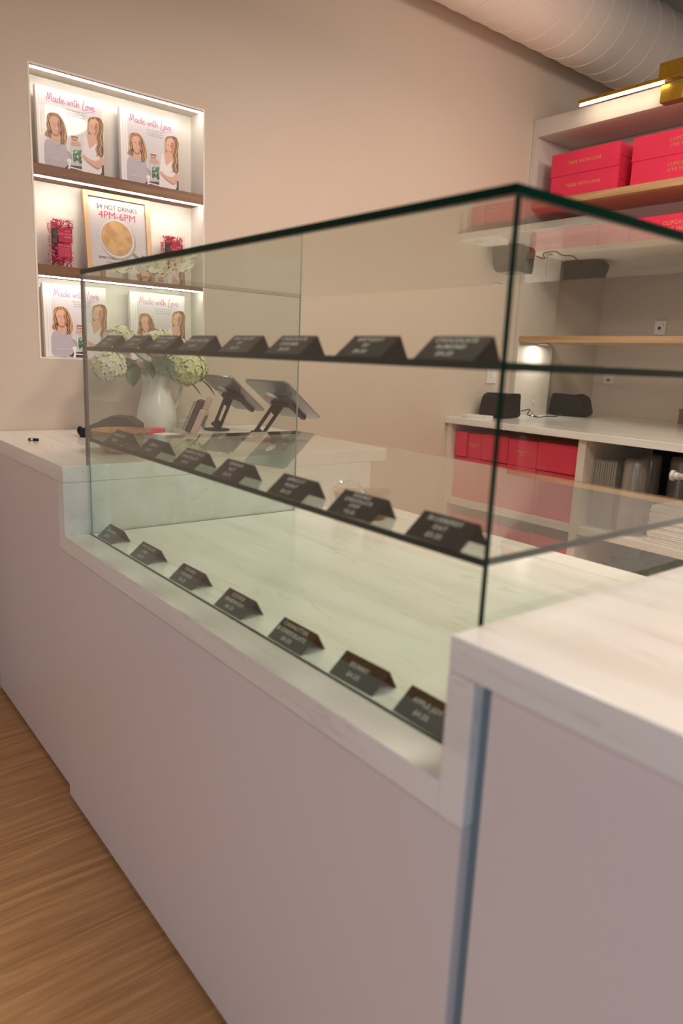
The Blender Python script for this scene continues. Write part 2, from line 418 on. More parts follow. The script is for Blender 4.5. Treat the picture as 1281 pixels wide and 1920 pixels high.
# ------------------------------------------------------------------ price tents
TW,TD,TH,TR_=.100,.052,.030,.036
def price_tag(x,y,z,lines,label,group,rz=0.0):
    m=MB(TAGM,CHALK); th=.0016
    # cross-section of the folded card (y,z), extruded along x
    sec=[(0,0),(TR_,TH),(TD,0),(TD-th*1.1,0),(TR_,TH-th*1.5),(th*1.6,0)]
    M=frame((0,0,0),(0,1,0),(0,0,1))   # X->y, Y->z, Z->x
    m.prism(sec,0,TW,M)
    m.use(CHALK)
    L=math.hypot(TR_,TH); d=Vector((0,TR_/L,TH/L)); n=Vector((0,-TH/L,TR_/L))
    k=len(lines); ys={2:(.64,.30),3:(.80,.53,.24),4:(.86,.65,.44,.18)}[k]
    for s,v in zip(lines,ys):
        sz=.0105 if k<4 else .0090
        w=len(s)*sz*.62; sx=1.0
        if w>TW*.86: sx=TW*.86/w
        Mt=frame(Vector((TW*.46,0,0))+d*(L*v)+n*.0004,(1,0,0),d)
        m.text(s,sz,Mt,sx=sx,spacing=1.18,bold=.0003)
    o=m.build('price_tag',recalc=False)
    o.location=(x,y,z); o.rotation_euler=(0,0,rz)
    return tag(o,label,'price tag',group)
g1='black price tags on the upper glass shelf'; g2='black price tags on the middle glass shelf'; g3='black price tags on the stone deck'
row1=[(-1.815,['LEMON','$3.25'],'leftmost black tent price tag on the upper glass shelf, by the case end'),
(-1.652,['COCONUT','$3.25'],'black tent price tag on the upper glass shelf, second from its left end'),
(-1.509,['VANILLA BEAN','CUPCAKE','$3.25'],'black tent price tag on the upper glass shelf, third from its left end'),
(-1.353,['PEANUT BUTTER','$3.25'],'black tent price tag on the upper glass shelf, fourth from its left end'),
(-1.186,['RED VELVET','DF','$4.25'],'black tent price tag on the upper glass shelf above the tablets, fourth from right'),
(-1.029,['CHOCOLATE','CARAMEL','$4.50'],'black tent price tag on the upper glass shelf, third from its right end'),
(-.838,['BIRTHDAY','DF','$4.50'],'black tent price tag on the upper glass shelf, second from its right end'),
(-.675,['CHOCOLATE','ALMOND','$4.25'],'rightmost black tent price tag on the upper glass shelf, touching the dark corner edge')]
for x,l,lab in row1: price_tag(x,.076,S1,l,lab,g1,random.uniform(-.02,.02))
row2=[(-1.752,['HONEY OAT','$4.25'],'leftmost black tent price tag on the middle glass shelf, before the woven bowl'),
(-1.556,['LEMON','$3.25'],'black tent price tag on the middle glass shelf, second from its left end'),
(-1.370,['PUMPKIN SPICE','CHOCOLATE','$4.25'],'black tent price tag on the middle glass shelf, third from its left end'),
(-1.199,['BANANA','NUT','$4.25'],'black tent price tag at the centre of the middle glass shelf'),
(-1.006,['APRICOT','POINT','$4.25'],'black tent price tag on the middle glass shelf, third from its right end'),
(-.838,['DOUBLE','CHOCOLATE','CHIP','$3.25'],'black tent price tag with four lines in front of the wrapped paper cups'),
(-.6665,['BLUEBERRY','OAT','$3.25'],'black BLUEBERRY tent price tag, rightmost on the middle glass shelf')]
for x,l,lab in row2: price_tag(x,.0715,S2,l,lab,g2,random.uniform(-.02,.02))
row3=[(-1.818,['BROWNIE','$3.25'],'leftmost black tent price tag on the stone deck'),
(-1.604,['CHOCOLATE','CHIP','$4.25'],'black tent price tag on the stone deck, second from its left end'),
(-1.388,['DOUBLE','COOKIE','$4.25'],'black tent price tag on the stone deck, third from its left end'),
(-1.187,['COOKIE','SANDWICH','$4.25'],'black COOKIE SANDWICH tent price tag at the middle of the stone deck'),
(-.993,['CANNUTTER','& CHOCOLATE','$4.50'],'black three line tent price tag left of the SKINNY one on the deck'),
(-.816,['SKINNY','$4.25'],'black SKINNY tent price tag on the stone deck'),
(-.668,['APPLE JOY','$4.25'],'rightmost black tent price tag on the stone deck, cut off by the upright')]
for x,l,lab in row3: price_tag(x,.0715,WT,l,lab,g3,random.uniform(-.02,.02))

# ------------------------------------------------------------------ niche shelves and books
def niche_shelf(z0,z1,label):
    t=thing('niche_shelf',label,'shelf',(XW,NY0,z0),group='walnut shelves in the lit niche')
    W=NY1-NY0-.0125
    m=MB(WALNUT); m.box(-ND+.001,-.001,.0063,.0063+W,0,z1-z0,bev=.001); m.build('shelf_board',t)
    m=MB(LED); m.box(-.0125,-.0075,.012,W,-.0040,-.0006); m.build('light_strip',t)
    return t
niche_shelf(1.848,1.886,'upper walnut shelf with light strip in the wall niche')
niche_shelf(1.518,1.556,'lower walnut shelf with light strip in the wall niche')
t=thing('light_strip','bright light strip along the top of the wall niche','light',(XW,NY0,NZ1-.0065))
m=MB(ALU); m.box(-.024,-.006,.010,.645,-.0035,-.0005); m.build('channel',t)
m=MB(LED); m.box(-.0165,-.0115,.012,.643,-.0060,-.0037); m.build('diffuser',t)

# printed cover: u = width (local +Y), v = up (local +Z), facing +X
SKIN=mat('printed_skin_tone',(.66,.40,.30),.4); SKIN2=mat('printed_skin_shadow',(.46,.20,.13),.4); HAIR1=mat('printed_auburn_hair',(.36,.17,.07),.4)
HAIR2=mat('printed_blond_hair',(.58,.36,.18),.4); HAIR3=mat('printed_brown_hair',(.14,.065,.035),.4); SHIRT=mat('printed_lilac_shirt',(.48,.44,.50),.4); SHIRT2=mat('printed_white_shirt',(.78,.75,.76),.4)
COVBG=mat('pale_book_cover',(.64,.61,.64),.3,coat=.3); COVPAN=mat('printed_white_boards',(.84,.81,.80),.35); GREEN=mat('printed_green_leaves',(.05,.20,.08),.4)
JAR=mat('printed_blender_jug',(.52,.55,.56),.35); INK=mat('printed_grey_ink',(.13,.12,.14),.5); ROSE=mat('printed_rose_ink',(.62,.10,.20),.5); DARKP=mat('printed_dark_area',(.06,.05,.06),.4); DENIM=mat('printed_denim',(.12,.16,.26),.5)
TITLE=mat('printed_magenta_script',(.40,.05,.27),.5)
LIP=mat('printed_lip_red',(.55,.08,.09),.4); PWHITE=mat('printed_white',(.86,.84,.82),.4)
BOARD=mat('white_book_board',(.78,.75,.73),.4)

SCRIPT={ # handwriting strokes, unit = x-height
'M':([[(0,0),(.25,1.2),(.42,2.1),(.55,1.2),(.62,.35),(.9,1.3),(1.2,2.05),(1.28,1.0),(1.35,.1)]],1.55),
'a':([[(.75,.85),(.4,1.0),(.08,.6),(.12,.15),(.4,.05),(.7,.4),(.8,.95),(.78,.3),(.95,.05),(1.15,.25)]],1.1),
'd':([[(.75,.8),(.4,1.0),(.05,.55),(.15,.08),(.45,.08),(.75,.5),(.95,1.9),(.85,1.0),(.82,.25),(1.0,.05),(1.15,.25)]],1.15),
'e':([[(0,.35),(.4,.5),(.65,.8),(.4,1.02),(.1,.65),(.15,.15),(.5,.02),(.95,.3)]],.95),
'w':([[(0,.9),(.12,.2),(.35,.1),(.55,.9),(.65,.2),(.9,.1),(1.1,.95),(1.35,.8)]],1.35),
'i':([[(0,.5),(.15,.95),(.15,.2),(.35,.05),(.5,.3)],[(.2,1.4),(.24,1.5)]],.5),
't':([[(.1,1.9),(.12,.9),(.2,.1),(.45,.1),(.6,.4)],[(-.15,1.3),(.55,1.42)]],.6),
'h':([[(.05,2.0),(.05,1.0),(.08,0),(.2,.7),(.5,1.0),(.65,.6),(.68,.1),(.9,.1)]],1.0),
'L':([[(.5,2.1),(.3,1.0),(.05,-.2),(.6,-.25),(1.2,-.1)]],.9),
'o':([[(.4,1.0),(.08,.6),(.15,.1),(.5,.05),(.72,.5),(.5,.95),(.4,.9),(.9,.8)]],.85),
'v':([[(0,.85),(.15,.85),(.35,.05),(.7,1.0),(.9,.85)]],.85),
' ':([],.55)}
def script_text(m,s,M,x0,y0,unit,w,z,slope=0.0):
    x=x0
    for ch in s:
        st,adv=SCRIPT[ch]
        for p in st:
            pp=smooth_poly([(x+a*unit, y0+b*unit+slope*(x-x0)) for a,b in p],4,closed=False) if len(p)>2 else [(x+a*unit,y0+b*unit) for a,b in p]
            m.ribbon(pp,w,M,z)
        x+=adv*unit
    return x

BW,BH,BT=.232,.262,.020
def book_mesh():
    m=MB(BOARD)
    m.box(-BT,-BT+.003,0,BW,0,BH,bev=.0005)              # back board
    m.box(-BT+.003,-.003,0,.003,0,BH)                     # spine
    m.box(-.003,0,0,BW,0,BH,bev=.0005)                    # front board
    m.use(PAPER); m.box(-BT+.0031,-.0031,.0032,BW-.004,.004,BH-.004)
    M=frame((0.0002,0,0),(0,1,0),(0,0,1))
    m.use(COVBG); m.flat([(.002,.002),(BW-.002,.002),(BW-.002,BH-.002),(.002,BH-.002)],M,0)
    m.use(COVPAN)
    for u0,u1 in ((.002,.010),(.012,.020),(.022,.028)): m.flat([(u0,.003),(u1,.003),(u1,BH-.003),(u0,BH-.003)],M,.0001)
    def q_(x,y):      # cover picture coordinates -> cover plane
        t_=.5; u_=.5
        for _ in range(12):
            u_=(x-(30+55*t_))/(1055+5*t_); t_=(y-(-30+269*u_))/(1320-64*u_)
        return (min(max(u_,.006),.994)*BW, min(max(1-t_,.006),.994)*BH)
    def S(matl,pts,z,n=4): m.use(matl); m.flat(smooth_poly([q_(*p) for p in pts],n),M,z)
    def Ln(matl,pts,w,z): m.use(matl); m.ribbon(smooth_poly([q_(*p) for p in pts],4,closed=False),w,M,z)
    e_=.00008
    S(JAR,[(430,1240),(1140,1290),(1143,1490),(420,1350)],1.5*e_,1)
    S(DARKP,[(430,1275),(780,1300),(790,1425),(570,1375),(450,1335)],2*e_,1)
    Ln(PWHITE,[(575,1315),(785,1370)],.004,2.6*e_)
    # right woman
    S(HAIR3,[(870,530),(960,500),(1050,520),(1098,580),(1112,700),(1122,900),(1120,1110),(1060,1155),(1010,1090),(990,950),(1000,820),(960,800),(880,815),(852,700)],3*e_)
    S(SKIN,[(845,790),(1000,790),(1005,930),(940,965),(880,1005),(845,900)],4*e_)
    S(SHIRT2,[(800,790),(845,830),(885,1005),(950,975),(1005,930),(1025,1100),(1062,1155),(1095,1380),(1062,1455),(785,1420),(770,1100),(785,880)],5*e_)
    S(SKIN,[(900,560),(970,540),(1030,620),(1038,700),(1010,770),(960,802),(900,765),(870,680)],6*e_)
    S(SKIN2,[(985,600),(1030,620),(1038,700),(1010,770),(965,800),(985,730),(960,690)],7*e_)
    Ln(HAIR3,[(905,650),(940,655)],.0014,8*e_); Ln(HAIR3,[(975,668),(1012,676)],.0014,8*e_)
    Ln(LIP,[(915,742),(950,765),(985,752)],.0022,8*e_); Ln(PWHITE,[(925,744),(950,757),(976,750)],.0009,8.5*e_)
    for k,(x0,wd,c_) in enumerate(((1000,.006,HAIR2),(1030,.005,HAIR1),(1060,.005,HAIR2),(1085,.004,HAIR3),(1015,.003,HAIR3),(1045,.003,HAIR3),(1075,.0025,HAIR1))):
        Ln(c_,[(960+k*12,520+k*5),(x0+30,600),(x0+30,720),(x0,830),(x0+22,930),(x0-4,1020),(x0+16,1100),(x0+6,1140-k*6)],wd,(9+k*.5)*e_)
    for k in range(3): Ln((HAIR2,HAIR1,HAIR2)[k],[(930-k*14,512+k*10),(880-k*6,600),(868-k*4,700),(880-k*3,790)],.0026,(9+k*.5)*e_)
    S(SKIN,[(780,1105),(900,1190),(1010,1212),(1090,1150),(1134,1195),(1115,1275),(1040,1352),(940,1300),(850,1225),(788,1172)],14*e_)
    S(SKIN2,[(790,1160),(850,1215),(940,1285),(1040,1335),(1100,1290),(1040,1355),(940,1305),(850,1232)],15*e_)
    S(DARKP,[(1095,1290),(1142,1280),(1146,1490),(1050,1475),(1095,1400)],6*e_,1)
    # left woman
    S(HAIR1,[(230,450),(310,432),(400,470),(462,560),(512,700),(524,850),(500,955),(455,940),(430,850),(285,865),(240,830),(185,805),(182,760),(215,680),(208,540)],3*e_)
    S(HAIR3,[(245,700),(290,800),(300,870),(430,900),(440,780),(400,740)],3.6*e_)
    S(SHIRT,[(245,860),(300,900),(370,925),(430,905),(500,950),(530,1080),(565,1180),(520,1300),(420,1372),(320,1352),(188,1262),(168,1000),(190,880)],5*e_)
    S(SKIN,[(305,740),(395,760),(430,855),(400,905),(350,912),(275,858)],6*e_)
    S(SKIN2,[(300,760),(390,775),(380,815),(320,805)],6.6*e_)
    S(SKIN,[(255,520),(325,490),(400,540),(436,640),(420,722),(370,778),(312,762),(272,690),(248,600)],7*e_)
    S(SKIN2,[(380,560),(428,600),(436,660),(418,722),(372,776),(392,700),(372,640)],7.6*e_)
    Ln(HAIR3,[(290,600),(325,610)],.0016,8*e_); Ln(HAIR3,[(372,622),(408,632)],.0016,8*e_)
    Ln(LIP,[(318,690),(352,716),(392,702)],.0030,8*e_); Ln(PWHITE,[(325,692),(352,708),(386,700)],.0014,8.5*e_)
    Ln(SKIN2,[(342,620),(336,660),(352,670)],.0012,8.2*e_)
    for k,(x0,wd,c_) in enumerate(((455,.006,HAIR2),(480,.006,HAIR1),(500,.004,HAIR2),(440,.004,HAIR3),(468,.003,HAIR3),(492,.0028,HAIR2))):
        Ln(c_,[(330+k*10,440+k*4),(395+k*8,540),(x0-15,640),(x0+6,740),(x0-10,830),(x0+8,900),(x0-12,945)],wd,(9+k*.5)*e_)
    for k,(x0,wd,c_) in enumerate(((235,.006,HAIR2),(215,.004,HAIR3),(225,.003,HAIR1),(250,.004,HAIR3),(205,.003,HAIR2))):
        Ln(c_,[(300-k*10,440+k*6),(240-k*3,530),(x0,620),(x0+14,700),(x0-16,770),(x0+14,825)],wd,(9+k*.5)*e_)
    Ln(INK,[(300,890),(350,960),(395,985),(430,910)],.0006,9*e_)
    S(SHIRT,[(505,1040),(560,1060),(600,1130),(600,1190),(540,1180)],10*e_); Ln(HAIR3,[(520,1060),(545,1085),(590,1170)],.0016,10.5*e_)
    S(PWHITE,[(520,1185),(590,1195),(575,1300),(572,1378),(535,1372),(545,1280)],11*e_)
    # blender jug of greens and the hand above it
    S(JAR,[(600,960),(745,990),(765,1285),(605,1270)],12*e_,1)
    random.seed(5)
    for k in range(34):
        m.use(GREEN if k%3 else DARKP); cx,cy=q_(random.uniform(625,748),random.uniform(1050,1245)); m.flat(ell(cx,cy,random.uniform(.003,.0075),random.uniform(.002,.0045),8,random.uniform(0,PI)),M,(13+.1*k)*e_)
    Ln(PWHITE,[(600,985),(608,1130),(612,1270)],.0022,18*e_)
    S(SKIN,[(585,905),(655,880),(715,905),(745,945),(735,975),(650,962),(590,945)],18*e_)
    Ln(SKIN2,[(600,935),(660,925),(735,960)],.0012,18.6*e_)
    S(SKIN2,[(588,800),(702,822),(682,892),(604,872)],19*e_,1); Ln(INK,[(596,812),(690,832)],.002,19.5*e_); Ln(PWHITE,[(604,845),(682,860)],.0016,19.5*e_)
    m.use(TITLE); xe=script_text(m,'Made with ',M,.037,.218,.0132,.0016,.0006)
    script_text(m,'Love',M,xe,.218,.0132,.0018,.0006)
    m.ribbon([(xe+.008,.209),(xe+.045,.214)],.0010,M,.0006)
    m.use(INK)
    for i,s in enumerate(('MORE THAN SWEET TREATS','from a family bakery kitchen','EASY RECIPES TO SHARE')):
        m.text(s,.0058,frame((.0010,.138,.203-.0085*i),(0,1,0),(0,0,1)),sx=.95)
    m.use(PWHITE); m.text('FOREWORD BY A BAKER',.0062,frame((.0022,.070,.030),(0,1,0),(0,0,1)))
    return m
m=book_mesh(); bookroot=thing('cookbook','x','book',(0,0,0))
cov=m.build('cover',bookroot,recalc=False)
ang=math.radians(7)
cov.rotation_euler=(0,-ang*0.35,0)
gB='Made with Love cookbooks facing out in the wall niche'
def put_book(o,y,z,label,x=None):
    o.location=(XW-.040 if x is None else x,y,z); o['label']=label; o['group']=gB
put_book(bookroot,.246,1.8865,'Made with Love cookbook on the upper niche shelf, left one')
b=copy_thing(bookroot); put_book(b,.545,1.8865,'Made with Love cookbook on the upper niche shelf, right one',XW-.044)
b=copy_thing(bookroot); put_book(b,.243,1.2355,'Made with Love cookbook at the niche bottom, partly left of the glass case')
b=copy_thing(bookroot); put_book(b,.571,1.2355,'Made with Love cookbook at the niche bottom, behind white hydrangeas',XW-.044)

# framed hot drinks poster
COFFEE=mottled('printed_coffee_foam',(.62,.36,.15),(.76,.52,.26),(30,30,30),.5); MUG=mat('printed_mug',(.80,.77,.74),.4); MUGSH=mat('printed_mug_handle',(.36,.31,.30),.4); MUGSH2=mat('printed_mug_rim',(.50,.45,.42),.4); POSTER=mat('poster_paper',(.70,.67,.68),.4)
t=thing('framed_poster','pale wood frame with HOT DRINKS poster leaning on the middle niche shelf','picture frame',(XW-.020,.400,1.5565))
FW,FH=.256,.285; tl=Matrix.Rotation(math.radians(-7),4,'Y')
for nm,(u0,u1,v0,v1) in {'a':(0,.018,0,FH),'b':(FW-.018,FW,0,FH),'c':(.0182,FW-.0182,FH-.018,FH),'d':(.0182,FW-.0182,0,.018)}.items():
    m=MB(OAKF); m.box(-.018,0,u0,u1,v0,v1,bev=.001,M=tl); m.build('frame_rail',t)
m=MB(POSTER); m.box(-.014,-.008,.0183,FW-.0183,.0183,FH-.0183,M=tl)
Mf=tl@frame((-.0079,0,0),(0,1,0),(0,0,1))
def TM(u,v,z=.0006): return Mf@Matrix.Translation((u,v,z))
m.use(INK); m.text('$4 HOT DRINKS',.0235,TM(.128,.236),sx=.92,bold=.0001)
m.use(ROSE); m.text('4PM-6PM',.037,TM(.128,.207),bold=0)
m.use(MUGSH); m.ribbon(smooth_poly([(.165,.092),(.196,.066),(.216,.062),(.222,.076)],5,closed=False),.013,Mf,.0006)
m.use(MUGSH2); m.flat(ell(.126,.121,.069,.071,40),Mf,.0007)
m.use(MUG); m.flat(ell(.122,.126,.067,.070,40),Mf,.0008)
m.use(MUGSH2); m.flat(ell(.121,.127,.061,.064,40),Mf,.0009)
m.use(COFFEE); m.flat(ell(.121,.128,.0585,.0615,40),Mf,.0010)
m.use(INK); m.text('EVERY TUESDAY TO THURSDAY',.0115,TM(.128,.052),sx=.98,bold=.0002)
m.use(ROSE); m.text('THE WAY YOU LIKE IT',.0105,TM(.128,.036))
m.build('poster',t,recalc=False)
m=MB(CLEARP); m.box(-.0058,-.0050,.0185,FW-.0185,.0185,FH-.0185,M=tl); m.build('glazing',t)

# clear gift boxes with pink paper shred
SHRED=mat('hot_pink_paper_shred',(.78,.07,.17),.45); SHRED2=mat('deep_pink_paper_shred',(.50,.02,.08),.5); LABELP=mat('crimson_label',(.55,.025,.085),.4); CHOC=mottled('dark_cocoa_sachet',(.06,.035,.03),(.12,.08,.07),(60,60,60),.5)
LPINK=mat('pale_pink_print',(.86,.42,.46),.5)
def gift_box(y,z,label,w=.083,h=.163,d=.055,x=XW-.062):
    t=thing('gift_box',label,'gift box',(x,y,z),group='clear gift boxes of pink paper shred')
    m=MB(CLEARP); m.box(0,d,0,w,0,h,bev=.0015); m.build('clear_case',t)
    m=MB(SHRED,SHRED2); random.seed(int(y*1000))
    for k in range(420):
        m.use(SHRED if random.random()<.65 else SHRED2)
        px,py,pz=random.uniform(.005,d-.006),random.uniform(.006,w-.006),random.uniform(.006,h-.010)
        if .02<px and .5>abs(pz/h-.45): px=random.uniform(.004,.034)
        pts=[]; a=random.uniform(0,2*PI); 
        for q in range(6):
            a+=random.uniform(-1.1,1.1); px+=.0035*math.sin(q+k)*.6; py+=.0045*math.cos(a); pz+=.0045*math.sin(a)
            pts.append((min(max(px,.003),d-.003),min(max(py,.003),w-.003),min(max(pz,.003),h-.003)))
        m.tube(pts,.0019,4,flatten=.35)
    for k in range(60):   # loops pressed against the front
        m.use(SHRED if random.random()<.7 else SHRED2)
        zz=random.choice((random.uniform(.004,.035),random.uniform(h-.036,h-.006))); yy=random.uniform(.008,w-.008); a=random.uniform(0,PI)
        m.tube([(d-.008+.004*math.sin(q),min(max(yy+.008*math.cos(a+q),.003),w-.003),min(max(zz+.005*math.sin(a*2+q),.003),h-.003)) for q in range(5)],.0016,4,flatten=.4)
    o=m.build('paper_shred',t); o['kind']='stuff'
    m=MB(LABELP); m.box(d-.0042,d-.0022,.026,w-.008,.082,.130,bev=.0003)
    M=frame((d-.0020,0,0),(0,1,0),(0,0,1)); m.use(LPINK)
    m.text('HOT',.0085,M@Matrix.Translation((.058,.120,.0002))); m.text('CHOCOLATE',.0078,M@Matrix.Translation((.050,.110,.0002))); m.text('BOMB',.0085,M@Matrix.Translation((.058,.100,.0002)))
    m.build('front_label',t,recalc=False)
    m=MB(LABELP); m.box(d-.0045,d-.0025,.022,w-.012,.030,.078,bev=.0003); m.use(LPINK)
    M=frame((d-.0023,0,0),(0,1,0),(0,0,1)); m.text('HOW TO MAKE',.0060,M@Matrix.Translation((.046,.070,.0002)))
    for i in range(5): m.text('pour warm milk and stir',.0038,M@Matrix.Translation((.046,.062-.006*i,.0002)))
    m.build('recipe_card',t,recalc=False)
    m=MB(CHOC); m.box(d-.020,d-.0046,.006,.0245,.074,.128,bev=.003); m.build('cocoa_sachet',t)
    return t
gift_box(.268,1.5567,'clear gift box of pink shred left of the framed poster')
gift_box(.700,1.5567,'clear gift box of pink shred right of the framed poster')

# ------------------------------------------------------------------ things on the left worktop
# ceramic jug
JX,JY=-2.575,.585
t=thing('ceramic_jug','tall white ceramic jug holding the white hydrangeas','jug',(JX,JY,CT))
m=MB(CERAM)
prof=[(.002,0),(.060,0),(.068,.008),(.074,.04),(.073,.07),(.064,.11),(.054,.145),(.049,.175),(.051,.20),(.058,.222),(.056,.222),(.048,.200),(.046,.175),(.051,.145),(.061,.11),(.069,.07),(.068,.03),(.002,.012)]
m.lathe(prof,48,caps=False)
for v in m.bm.verts:      # spout towards -y
    if v.co.z>.185 and v.co.y<-.02:
        k=(v.co.z-.185)/.037*max(0,-v.co.y/.058)**3; v.co.y-=.022*k; v.co.z+=.006*k
m.build('jug_body',t)
m=MB(CERAM); m.tube(smooth_poly([(0,.050,.205),(0,.080,.213),(0,.100,.190),(0,.098,.150),(0,.085,.110),(0,.071,.085)],6,closed=False),[.0085]*31,12,flatten=.75)
m.build('handle',t)

PET=mottled('cream_petal',(.74,.72,.52),(.80,.79,.66),(30,30,30),.6); PETG=mottled('yellow_green_petal',(.58,.60,.26),(.70,.70,.42),(30,30,30),.6)
LEAF=mottled('dark_green_leaf',(.045,.085,.035),(.08,.13,.06),(30,30,30),.45); STEM=mat('green_stem',(.10,.17,.05),.6)
def leaf(m,base,dirv,length,width,curl=.3):
    d=Vector(dirv).normalized(); s=d.cross(Vector((0,0,1))).normalized(); u=s.cross(d)
    base=Vector(base); n=8; rows=[]
    for i in range(n+1):
        t_=i/n; w=width*math.sin(PI*min(1,t_*1.0))**.75*(1-.25*t_)+.0006
        c=base+d*length*t_-Vector((0,0,1))*curl*length*t_*t_
        rows.append([m.bm.verts.new(c+s*w*q+u*abs(q)*w*.35) for q in (-1,-.5,0,.5,1)])
    for i in range(n):
        for j in range(4): m._f([rows[i][j],rows[i][j+1],rows[i+1][j+1],rows[i+1][j]],True)
BUDG=mat('bloom_inner_green',(.30,.33,.13),.7)
def hydrangea(head,r,mp,label,seed,leaves=(),squash=.85):
    rnd=random.Random(seed)
    t=thing('hydrangea',label,'flower',(JX,JY,CT+.05),group='white hydrangeas in the ceramic jug')
    H=Vector(head)-Vector((JX,JY,CT+.05))
    m=MB(mp,PET if mp is PETG else PETG)
    N=190
    for k in range(N):
        zf=1-2*(k+.5)/N; a=k*2.39996; rr=math.sqrt(1-zf*zf)
        n=Vector((rr*math.cos(a),rr*math.sin(a),zf)); n=(n+Vector([rnd.uniform(-.12,.12) for _ in range(3)])).normalized()
        c=H+Vector((n.x,n.y,n.z*squash))*r*rnd.uniform(.86,1.02)
        m.mi=0 if rnd.random()<.85 else 1
        x=n.cross(Vector((.3,.2,.9))).normalized(); y=n.cross(x); ph=rnd.uniform(0,PI); ps=r*rnd.uniform(.17,.24)
        for q in range(4):
            b=ph+q*PI/2; d=x*math.cos(b)+y*math.sin(b); e_=n.cross(d); lift=rnd.uniform(.05,.55)
            pts=[c, c+d*ps*.45+e_*ps*.42+n*ps*.12, c+d*ps*1.0+e_*ps*.30+n*ps*lift*.6, c+d*ps*1.12+n*ps*lift*.5, c+d*ps*1.0-e_*ps*.30+n*ps*lift*.6, c+d*ps*.45-e_*ps*.42+n*ps*.12]
            m._f([m.bm.verts.new(p) for p in pts],False)
    m.use(BUDG); ic=bmesh.ops.create_icosphere(m.bm,subdivisions=3,radius=r*.84,matrix=Matrix.Translation(H)@Matrix.Diagonal((1,1,squash,1)))
    for v in ic['verts']:
        for f in v.link_faces: f.material_index=m.mi; f.smooth=True
    m.build('bloom',t)
    m=MB(STEM); neck=Vector((rnd.uniform(-.02,.02),rnd.uniform(-.02,.02),.16)); base=Vector((rnd.uniform(-.025,.025),rnd.uniform(-.025,.025),-.03))
    m.tube(smooth_poly([base,neck,neck+(H-neck)*.55+Vector((0,0,.01)),H],5,closed=False),.0028,8); m.build('stem',t)
    for (o,d,l,w,c) in leaves:
        m=MB(LEAF); leaf(m,Vector(o)-Vector((JX,JY,CT+.05)),d,l,w,c); m.build('leaf',t)
hydrangea((-2.55,.395,1.215),.062,PET,'cream hydrangea drooping low on the jug left side',1,leaves=[((-2.54,.48,1.23),(.2,-.1,-.6),.085,.034,.1),((-2.53,.52,1.24),(.4,.1,-.5),.075,.026,.1)])
hydrangea((-2.60,.455,1.305),.060,PET,'white hydrangea at the upper left of the bouquet',2,leaves=[((-2.56,.50,1.235),(.3,-.3,.1),.07,.03,.5)])
hydrangea((-2.58,.600,1.300),.062,PET,'bright white hydrangea at the top centre of the bouquet',3,leaves=[((-2.53,.56,1.25),(.5,.0,-.2),.07,.03,.6),((-2.52,.60,1.24),(.4,.1,-.7),.075,.026,.1)])
hydrangea((-2.53,.690,1.215),.075,PETG,'large yellow green hydrangea on the jug right side',4,leaves=[((-2.47,.67,1.165),(.2,.5,-.55),.060,.016,.1),((-2.47,.71,1.175),(.1,.8,-.35),.07,.014,.5)])
hydrangea((-2.64,.720,1.275),.055,PET,'cream hydrangea at the back right of the bouquet',5)
for k,(o,d,l,w) in enumerate([((-2.54,.55,1.21),(.55,.2,-.5),.085,.030),((-2.545,.57,1.215),(.5,.4,-.6),.09,.026)]):
    pass

# payment terminal
TSCR=mat('dim_colour_screen',(.16,.20,.26),.15,emit=(.25,.32,.42),es=.25)
t=thing('card_terminal','dark grey payment terminal lying left of the ceramic jug','card terminal',(-2.43,.355,CT),rz=math.radians(-39))
Ms=frame((0,0,0),(0,1,0),(0,0,1))
m=MB(BLACK); m.prism([(-.10,0),(.092,0),(.10,.010),(.10,.052),(.062,.074),(.015,.078),(-.10,.026)],-.040,.040,Ms,bev=.003); m.build('housing',t)
m=MB(TSCR); q=math.atan2(.052,.115); Mq=frame((0,-.04,.0535),(1,0,0),(0,math.cos(q),math.sin(q))); m.box(-.033,.033,-.052,-.005,0,.0012,M=Mq); m.build('screen',t)
KEYM=mat('grey_key_plastic',(.22,.21,.20),.5)
m=MB(KEYM)
for i in range(4):
    for j in range(3): m.box(-.028+j*.021,-.014+j*.021,.004+i*.013,.013+i*.013,0.0005,.0035,M=Mq,bev=.0006)
m.build('keypad',t)
m=MB(BLACK); m.tube(smooth_poly([(0,-.098,.015),(0,-.112,.030),(0,-.118,.018),(0,-.112,.006)],5,closed=False),.005,10); m.build('cable',t)

# woven bowl
WICK=wood_mat('woven_wood_strip',(.28,.13,.055),(.40,.20,.09),(.52,.30,.15),(30,30,6),.55)
t=thing('woven_bowl','round woven wood bowl before the payment terminal','bowl',(-2.063,.240,CT))
m=MB(WICK)
prof=[(.001,0),(.042,0),(.054,.008),(.073,.035),(.084,.062),(.0805,.063),(.069,.036),(.051,.012),(.001,.006)]
m.lathe(prof,40,caps=False); m.build('bowl_wall',t)
m=MB(WICK)
for k in range(3): m.lathe([(.056+.011*k,.014+.016*k),(.060+.011*k,.013+.016*k),(.0605+.011*k,.018+.016*k),(.0565+.011*k,.019+.016*k),(.056+.011*k,.014+.016*k)],40,caps=False)
m.lathe([(.0805,.0625),(.0855,.0620),(.0865,.066),(.0825,.0675),(.0805,.0625)],40,caps=False); m.build('woven_rim',t)

